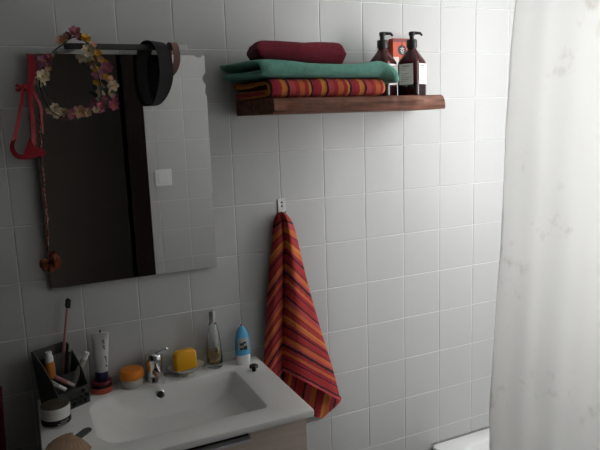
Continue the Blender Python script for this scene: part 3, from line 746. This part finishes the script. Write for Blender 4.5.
tu = build('sleeve', loft(rings), M['tube'], tb)
g = G()
for (a, h, w_, hh_) in ((-1.15, .090, .003, .012), (-1.05, .062, .004, .009), (-1.2, .110, .003, .006), (-1.0, .044, .005, .003)):
    k = (h-.027)/.107; rx = .0205+.0065*k; ry_ = .0195-.018*k
    p = Vector((cxx+.005*k + rx*.87*math.cos(a)*.96, cyy + rx*math.cos(a)*-.2 + ry_*math.sin(a)-.0008, z2+h)); xbox(p, Vector((.96, -.2, 0)).normalized(), Vector((.2, .96, 0)), Z, w_, .0006, hh_, g)
build('print', g, M['inkgrey'], tu)
build('hang_tab', xbox((cxx+.006, cyy, z2+.1385), X, Y, Z, .0022, .001, .0045), M['black'], tb)

# ---------------------------------------------------------------- organiser basket
c_fl = Vector((-.087, -.126)); c_fr = Vector((-.012, -.088)); ud = (c_fr-c_fl).normalized(); vd = Vector((-ud.y, ud.x))
Wd, Dp = .084, .098
FLARE = .085
bo = Vector((c_fl.x, c_fl.y, zr)); U3, V3 = Vector((ud.x, ud.y, 0)), Vector((vd.x, vd.y, 0))
bk = thing('organiser_basket', 'charcoal plastic organiser with a punched front pocket at the left end of the rim', 'organiser', bo + U3*Wd/2 + V3*Dp/2)
BP = lambda u, v, h: bo + U3*u + V3*v + Z*h
def side_h(v):
    k = v/Dp; return .050 + (.150-.050)*(max(0, min(1, (k-.06)/.80))**.62)
tk = .0022
build('base', xbox(BP(Wd/2, Dp/2, .0012), U3, V3, Z, Wd/2, Dp/2, .0012), M['mesh'], bk)
for u, fl_ in ((tk/2, -FLARE), (Wd-tk/2, 0.)):
    g = G(); rings = [[BP(u+s*tk/2+fl_*h, v, h) for s, h in ((-1, .001), (1, .001), (1, side_h(v)), (-1, side_h(v)))] for v in [Dp*k/12 for k in range(13)]]
    build('side_wall', loft(rings, g=g), M['mesh'], bk)
build('back_wall', loft([[BP(0, v, .001), BP(Wd, v, .001), BP(Wd, v, .150), BP(-FLARE*.150, v, .150)] for v in (Dp-tk, Dp)]), M['mesh'], bk)
build('divider', loft([[BP(tk, v, .003), BP(Wd-tk, v, .003), BP(Wd-tk, v, .128), BP(tk-FLARE*.128, v, .128)] for v in (Dp*.80, Dp*.80+tk)]), M['mesh'], bk)
build('divider', loft([[BP(tk, v, .003), BP(Wd-tk, v, .003), BP(Wd-tk, v, .080), BP(tk-FLARE*.080, v, .080)] for v in (Dp*.44, Dp*.44+tk)]), M['mesh'], bk)
# front wall with punched holes (real openings)
g = G(); nu_, nz_ = 44, 26; fh = .050
holes = [(.009+.0148*i+(.007 if r % 2 else 0)+.0015*math.sin(i*5+r*2), .0105+.0128*r+.001*math.sin(i*3+r), .0046+.0008*((i*7+r*3) % 3)) for r in range(3) for i in range(5)]
def inh(u, h): return any((u-a)**2 + (h-b)**2 < rr*rr for a, b, rr in holes)
cu, ch = Wd/nu_, fh/nz_
for i in range(nu_):
    for k in range(nz_):
        if not inh((i+.5)*cu, (k+.5)*ch): xbox(BP((i+.5)*cu, tk/2, (k+.5)*ch), U3, V3, Z, cu/2, tk/2, ch/2, g)
build('front_wall', g, M['mesh'], bk, flat=True)

# things in the basket (standing on its floor)
zf = zr+.0026
def stick(u, v, du, dv, L, z=zf): 
    d = (U3*du + V3*dv + Z).normalized(); p = BP(u, v, 0); p.z = z; return p, d, L
# toothbrush
p = BP(.050, Dp*.905, .0030); q = AY(67.5, 303, p.y+.006); d = (q-p).normalized(); L = (q-p).length
tbx = thing('toothbrush', 'rose pink toothbrush with dark bristles standing at the back of the organiser', 'toothbrush', p)
build('handle', tube([p, p+d*.04, p+d*.09, p+d*.12, p+d*(L-.014)], [.0050, .0072, .0072, .0046, .0028], 12), M['pinkplastic'], tbx)
s = d.cross(Y).normalized(); b_ = Vector((.25, -1, 0)).normalized()
build('brush_head', tube([p+d*(L-.014), p+d*(L-.008), p+d*(L+.008), p+d*(L+.013)], [.0026, .0055, .0058, .003], 12), M['bristle'], tbx)
g = G()
for i in range(6):
    for k in (-1, 0, 1):
        c0 = p + d*(L-.010+.004*i) + s*(.003*k) + b_*.003; tube([c0, c0+b_*.010], .0017, 6, g)
build('bristles', g, M['bristle'], tbx)
# orange bottle with white cap
p = BP(.016, .062, .0030)
ob = thing('small_bottle', 'small orange bottle with a white cap in the left back of the organiser', 'bottle', p)
build('body', lathe(p, [(.0115, 0), (.0125, .002), (.0125, .112), (.011, .117), (.008, .119)], 22), M['amberbottle'], ob)
build('cap', lathe(p + Z*.1192, [(.0105, 0), (.0108, .002), (.0100, .014), (.0078, .017), (.0078, .026), (.001, .027)], 22), M['white'], ob)
# pale tube leaning to the right
p = BP(.050, .060, .0032); q = AY(87, 352, p.y-.006); d = (q-p).normalized(); L = (q-p).length
pt = thing('cosmetic_tube', 'pale grey slim tube leaning right over the edge of the organiser', 'tube', p)
build('barrel', tube([p, p+d*.002, p+d*(L-.020), p+d*(L-.0195)], [.007, .0078, .0078, .0065], 18), M['greyplastic'], pt)
build('cap', tube([p+d*(L-.0194), p+d*(L-.018), p+d*(L-.001), p+d*L], [.0065, .0080, .0078, .0065], 18), M['white'], pt)
# slim white stick at the back
p = BP(.058, .068, .0032); q = AY(70, 346, p.y+.003); d = (q-p).normalized(); L = (q-p).length
o = thing('cosmetic_stick', 'slim stick with a pale tip standing beside the toothbrush', 'cosmetic', p)
build('barrel', tube([p, p+d*(L-.014)], .0045, 14), M['ink'], o); build('tip', tube([p+d*(L-.0139), p+d*(L-.003), p+d*L], [.0042, .0046, .003], 14), M['greyplastic'], o)
# two lip tubes lying across the front pocket rim
def lip(name, label, a, b, r, m1, m2, grp=None):
    a, b = Vector(a), Vector(b); d = (b-a).normalized(); L = (b-a).length
    o = thing(name, label, 'lip balm', a)
    build('barrel', tube([a, a+d*.001, a+d*(L*.62)], [r*.85, r, r], 16), m1, o); build('cap', tube([a+d*(L*.62), a+d*(L*.63), a+d*(L-.001), a+d*L], [r*.9, r*1.05, r*1.05, r*.9], 16), m2, o)
    return o
ya_ = BP(.03, .02, 0).y
l1 = lip('lip_balm', 'white lip balm with dark lettering lying in the front pocket of the organiser', AY(47, 380.5, ya_+.012), AY(66, 390, ya_-.004), .0052, M['tube'], M['white'])
a = AY(47.5, 381, ya_+.012); b = AY(58, 386, ya_-.002); d = (b-a).normalized(); g = G()
for k in range(6): xbox(a + d*(.003+.0055*k) + Vector((.1, -.6, .8)).normalized()*.0052, d, Vector((.1, -.8, -.6)).normalized(), Vector((.1, -.6, .8)).normalized(), .0014, .0024, .0004, g)
build('print', g, M['ink'], l1)
l2 = lip('lip_balm', 'dull pink lip balm behind the white one in the organiser', AY(55, 377, ya_+.018), AY(74, 386, ya_+.006), .0056, M['pinkplastic'], M['greyplastic'])

for o in (l1, l2): o['group'] = 'lip balms in the organiser'
# ---------------------------------------------------------------- jar, shell and pad at the left front
jx, jy = AZ(56, 420, zc).x+.001, -.170
j = thing('cream_jar', 'white jar with a dark lid and a black label in front of the organiser', 'jar', (jx, jy, zr))
build('pot', lathe((jx, jy, zr), [(.031, 0), (.034, .002), (.0345, .010), (.0345, .030), (.033, .0315), (.001, .0315)], 36), M['white'], j)
lb = build('label', lathe((jx, jy, zr), [(.0347, .004), (.0350, .0045), (.0350, .0185), (.0347, .019)], 36), M['black'], j)
g = G()
for k, (a, h, w_) in enumerate(((.35, .013, .004), (.55, .013, .004), (.75, .0135, .004), (.5, .008, .007), (.15, .0085, .004))):
    xbox((jx+.0352*math.sin(a), jy-.0352*math.cos(a), zr+h), Vector((math.cos(a), math.sin(a), 0)), Vector((math.sin(a), -math.cos(a), 0)), Z, w_, .0003, .0012, g)
build('print', g, M['greyplastic'], lb)
build('lid_ring', lathe((jx, jy, zr+.0317), [(.0352, 0), (.0355, .002), (.0355, .014), (.0345, .0155), (.001, .0155)], 36), M['white'], j)
build('lid_top', lathe((jx, jy, zr+.0473), [(.0338, 0), (.0338, .001), (.032, .0018), (.001, .0018)], 36), M['lidbrown'], j)
# tan ridged shell dish
sc0 = AZ(56, 456, zc); sc0.z = zr; sc0.y = -.326
g = G(); rings = []
hd = Vector((.9, .35, 0)).normalized(); hs = Vector((-hd.y, hd.x, 0))
nr, na = 8, 49
for layer in (0, 1):
    rings = []
    for i in range(nr+1):
        s = i/nr; row = []
        for k in range(na):
            a = math.radians(-112 + 224*k/(na-1)); rad = .063*s*(.62+.38*math.cos(a*.55))
            rip = .0016*math.sin(k*PI/1.5)*s
            hgt = .016*math.sin(PI*(.5*(1-s)))**.6*0 + .021*(1-s**2.2) + .0035 + rip - (.0025 if layer else 0)
            row.append(sc0 + hd*(.045) - hd*(rad*math.cos(a)) + hs*(rad*math.sin(a)) + Z*(max(.0002, hgt)))
        rings.append(row)
    loft(rings, False, False, False, g)
o = build('seashell', g, M['tan'], loc=sc0, angle=80)
props(o, 'tan ridged shell lying at the lower left front of the basin', 'shell')
# grey rounded pad beside it
a = AZ(74, 441, zc); b = AZ(87, 431, zc); a.z = b.z = zr; d = (b-a).normalized(); s = Z.cross(d); w_ = .0115; pts = []
a = a - d*.02
for k in range(9): an = -PI/2 + PI*k/8; pts.append(b + d*(w_*math.cos(an)) + s*(w_*math.sin(an)))
pts += [a + s*w_, a - s*w_]
o = build('nail_file', loft([[p + Z*h for p in pts] for h in (0, .0035)]), M['greystone'], loc=a, bevel=.0008)
props(o, 'grey round-ended file poking out beside the tan shell', 'nail file')

# ---------------------------------------------------------------- dark red cloth at the far left, hung low on the wall
g = G(); rings = []
for i in range(13):
    z = ZO-.868 - .42*i/12; row = []
    xe = -.2205 - .022*(i/12)*.9
    for k in range(15):
        q = k/14; row.append(Vector((xe - .26*q, -.014 - .008*math.sin(q*16 + i*.2) - .003*math.sin(i*.9), z)))
    rings.append(row + [p + Vector((0, .006, 0)) for p in row[::-1]])
g = loft(rings); g.uv = {i: (v.z*.9 + v.x*.1, 0) for i, v in enumerate(g.v)}
o = build('hand_towel', g, M['burg'], loc=(-.34, -.014, ZO-1.305), angle=70)
props(o, 'dark red cloth hanging low on the wall at the far left edge', 'towel')
g = G()
ho = thing('towel_bar', 'low bar carrying the red cloth at the far left', 'rail', (-.34, 0, ZO-.872))
build('rod', tube([(-.49, -.0135, ZO-.866), (-.235, -.0135, ZO-.866)], .004, 10), M['steel'], ho)
for x in (-.48, -.25): build('post', tube([(x, -.0135, ZO-.866), (x, -.0005, ZO-.866)], .0035, 10), M['steel'], ho)

# ---------------------------------------------------------------- bathtub
tz = ZO-1.412; tx0, tx1, ty0, ty1 = 1.163, XR-.004, YF+.006, -.0025
tcx, tcy, thx, thy = (tx0+tx1)/2, (ty0+ty1)/2, (tx1-tx0)/2, (ty1-ty0)/2
rr_ = lambda d, r, z, e=0: rrect(tcx, tcy, thx-d, thy-d, r, z, 8)
g = loft([rr_(.008, .02, .0005), rr_(.006, .02, tz-.045), rr_(.001, .02, tz-.036), rr_(0, .02, tz-.008), rr_(.003, .02, tz-.002), rr_(.009, .02, tz), rr_(.060, .08, tz), rr_(.066, .085, tz-.003), rr_(.070, .09, tz-.012), rr_(.085, .10, tz-.12), rr_(.11, .12, tz-.26), rr_(.15, .12, tz-.30), rr_(.25, .10, tz-.31)], True, True)
o = build('bathtub', g, M['tub'], loc=(tcx, tcy, 0), angle=40)
props(o, 'white bathtub along the right wall, its corner showing left of the curtain', 'bathtub')
g = G()
for k in range(60): 
    x = tx0+.004 + .0115*k
    if x < tx1: tube([(x, -.0008, tz+.001), (x+.0117, -.0008, tz+.001)], .0018+.0008*abs(noise.noise(Vector((k*.7, 0, 0)))), 6, g)
struct('trim_1', g, mat('stained_sealant', (.30, .29, .27), .7, var=.5, vscale=40))

# ---------------------------------------------------------------- shower curtain
def curtain_mat():
    m = bpy.data.materials.new('translucent_curtain'); m.use_nodes = True; nt = m.node_tree; nt.nodes.clear()
    out_ = nt.nodes.new('ShaderNodeOutputMaterial'); mix = nt.nodes.new('ShaderNodeMixShader'); d = nt.nodes.new('ShaderNodeBsdfDiffuse'); t = nt.nodes.new('ShaderNodeBsdfTranslucent')
    mix.inputs[0].default_value = .54
    tc = nt.nodes.new('ShaderNodeTexCoord'); n1 = nt.nodes.new('ShaderNodeTexNoise'); n1.inputs['Scale'].default_value = 26; n1.inputs['Detail'].default_value = 5; n1.inputs['Roughness'].default_value = .6
    n2 = nt.nodes.new('ShaderNodeTexNoise'); n2.inputs['Scale'].default_value = 5; n2.inputs['Detail'].default_value = 2
    for n in (n1, n2): nt.links.new(tc.outputs['Object'], n.inputs['Vector'])
    mu = nt.nodes.new('ShaderNodeMath'); mu.operation = 'MULTIPLY'; nt.links.new(n1.outputs['Fac'], mu.inputs[0]); nt.links.new(n2.outputs['Fac'], mu.inputs[1])
    r = nt.nodes.new('ShaderNodeValToRGB'); r.color_ramp.elements[0].position = .33; r.color_ramp.elements[0].color = (.86, .86, .85, 1); r.color_ramp.elements[1].position = .50; r.color_ramp.elements[1].color = (.70, .685, .66, 1)
    nt.links.new(mu.outputs[0], r.inputs['Fac'])
    for s in (d, t): nt.links.new(r.outputs[0], s.inputs['Color']); nt.links.new(s.outputs[0], mix.inputs[1 if s == d else 2])
    nt.links.new(mix.outputs[0], out_.inputs[0]); return m
M['curtain'] = curtain_mat()
CX = 1.146; ztop = 2.03
edge = [AX(a, b, CX) for a, b in ((516, 0), (513.5, 25), (511, 50), (509, 90), (506.5, 120), (505, 160), (503, 210), (501, 250), (497.5, 290), (494.5, 340), (491, 390), (489.8, 410), (490, 450))]
def edge_y(z):
    if z >= edge[0].z: return edge[0].y + (z-edge[0].z)*-.06
    for a, b in zip(edge, edge[1:]):
        if z >= b.z: return a.y + (b.y-a.y)*(a.z-z)/(a.z-b.z)
    return edge[-1].y
sc1 = thing('shower_curtain', 'white translucent shower curtain hanging in front of the bathtub', 'shower curtain', (CX, -.7, .12))
rings = []; nz, ny = 60, 110
for i in range(nz+1):
    z = ztop - (ztop-.13)*i/nz; y0 = edge_y(z); row = []
    for k in range(ny+1):
        q = k/ny; y = y0 + (-1.33-y0)*q
        f = .010*math.sin(q*30 + .4*math.sin(z*1.7)) * max(0, min(1, (q-.18)*5)) + .0022*math.sin(q*58+z*.7) * min(1, q*8)
        f += .0035*noise.noise(Vector((y*9, z*5, 3)))
        row.append(Vector((CX + f, y, z)))
    row2 = [p + Vector((.0007, 0, 0)) for p in row[::-1]]
    rings.append(row + row2)
build('curtain_sheet', loft(rings), M['curtain'], sc1, angle=60)
hem = [Vector((CX + .0005, edge_y(ztop-(ztop-.13)*i/nz), ztop-(ztop-.13)*i/nz)) for i in range(nz+1)]
build('edge_hem', strip(hem, X*.2 + Y, .004, .0022), M['curtain'], sc1)
for k in range(11):
    y = -.36 - .0955*k; build('ring', tube([(CX + .018*math.cos(a), y, 2.045 + .018*math.sin(a)) for a in [2*PI*q/20 for q in range(21)]], .0016, 6, caps=False), M['white'], sc1)
cr_ = thing('curtain_rod', 'white rod that carries the shower curtain above the bathtub', 'rod', (CX, YF/2, 2.05))
build('pole', tube([(CX, YF+.008, 2.05), (CX, -.008, 2.05)], .0125, 16), M['white'], cr_)
for y, s in ((YF+.0005, 1), (-.0005, -1)): build('flange', disc((CX, y, 2.05), (0, s, 0), .026, .009), M['white'], cr_)

# ---------------------------------------------------------------- light and view
wd = bpy.data.worlds.new('world'); SC.world = wd; wd.use_nodes = True
wd.node_tree.nodes['Background'].inputs[0].default_value = (.6, .7, .8, 1); wd.node_tree.nodes['Background'].inputs[1].default_value = .3
SC.view_settings.view_transform = 'Standard'; SC.view_settings.look = 'None'; SC.view_settings.gamma = 1; SC.view_settings.use_curve_mapping = False
SC.view_settings.exposure = 0.0
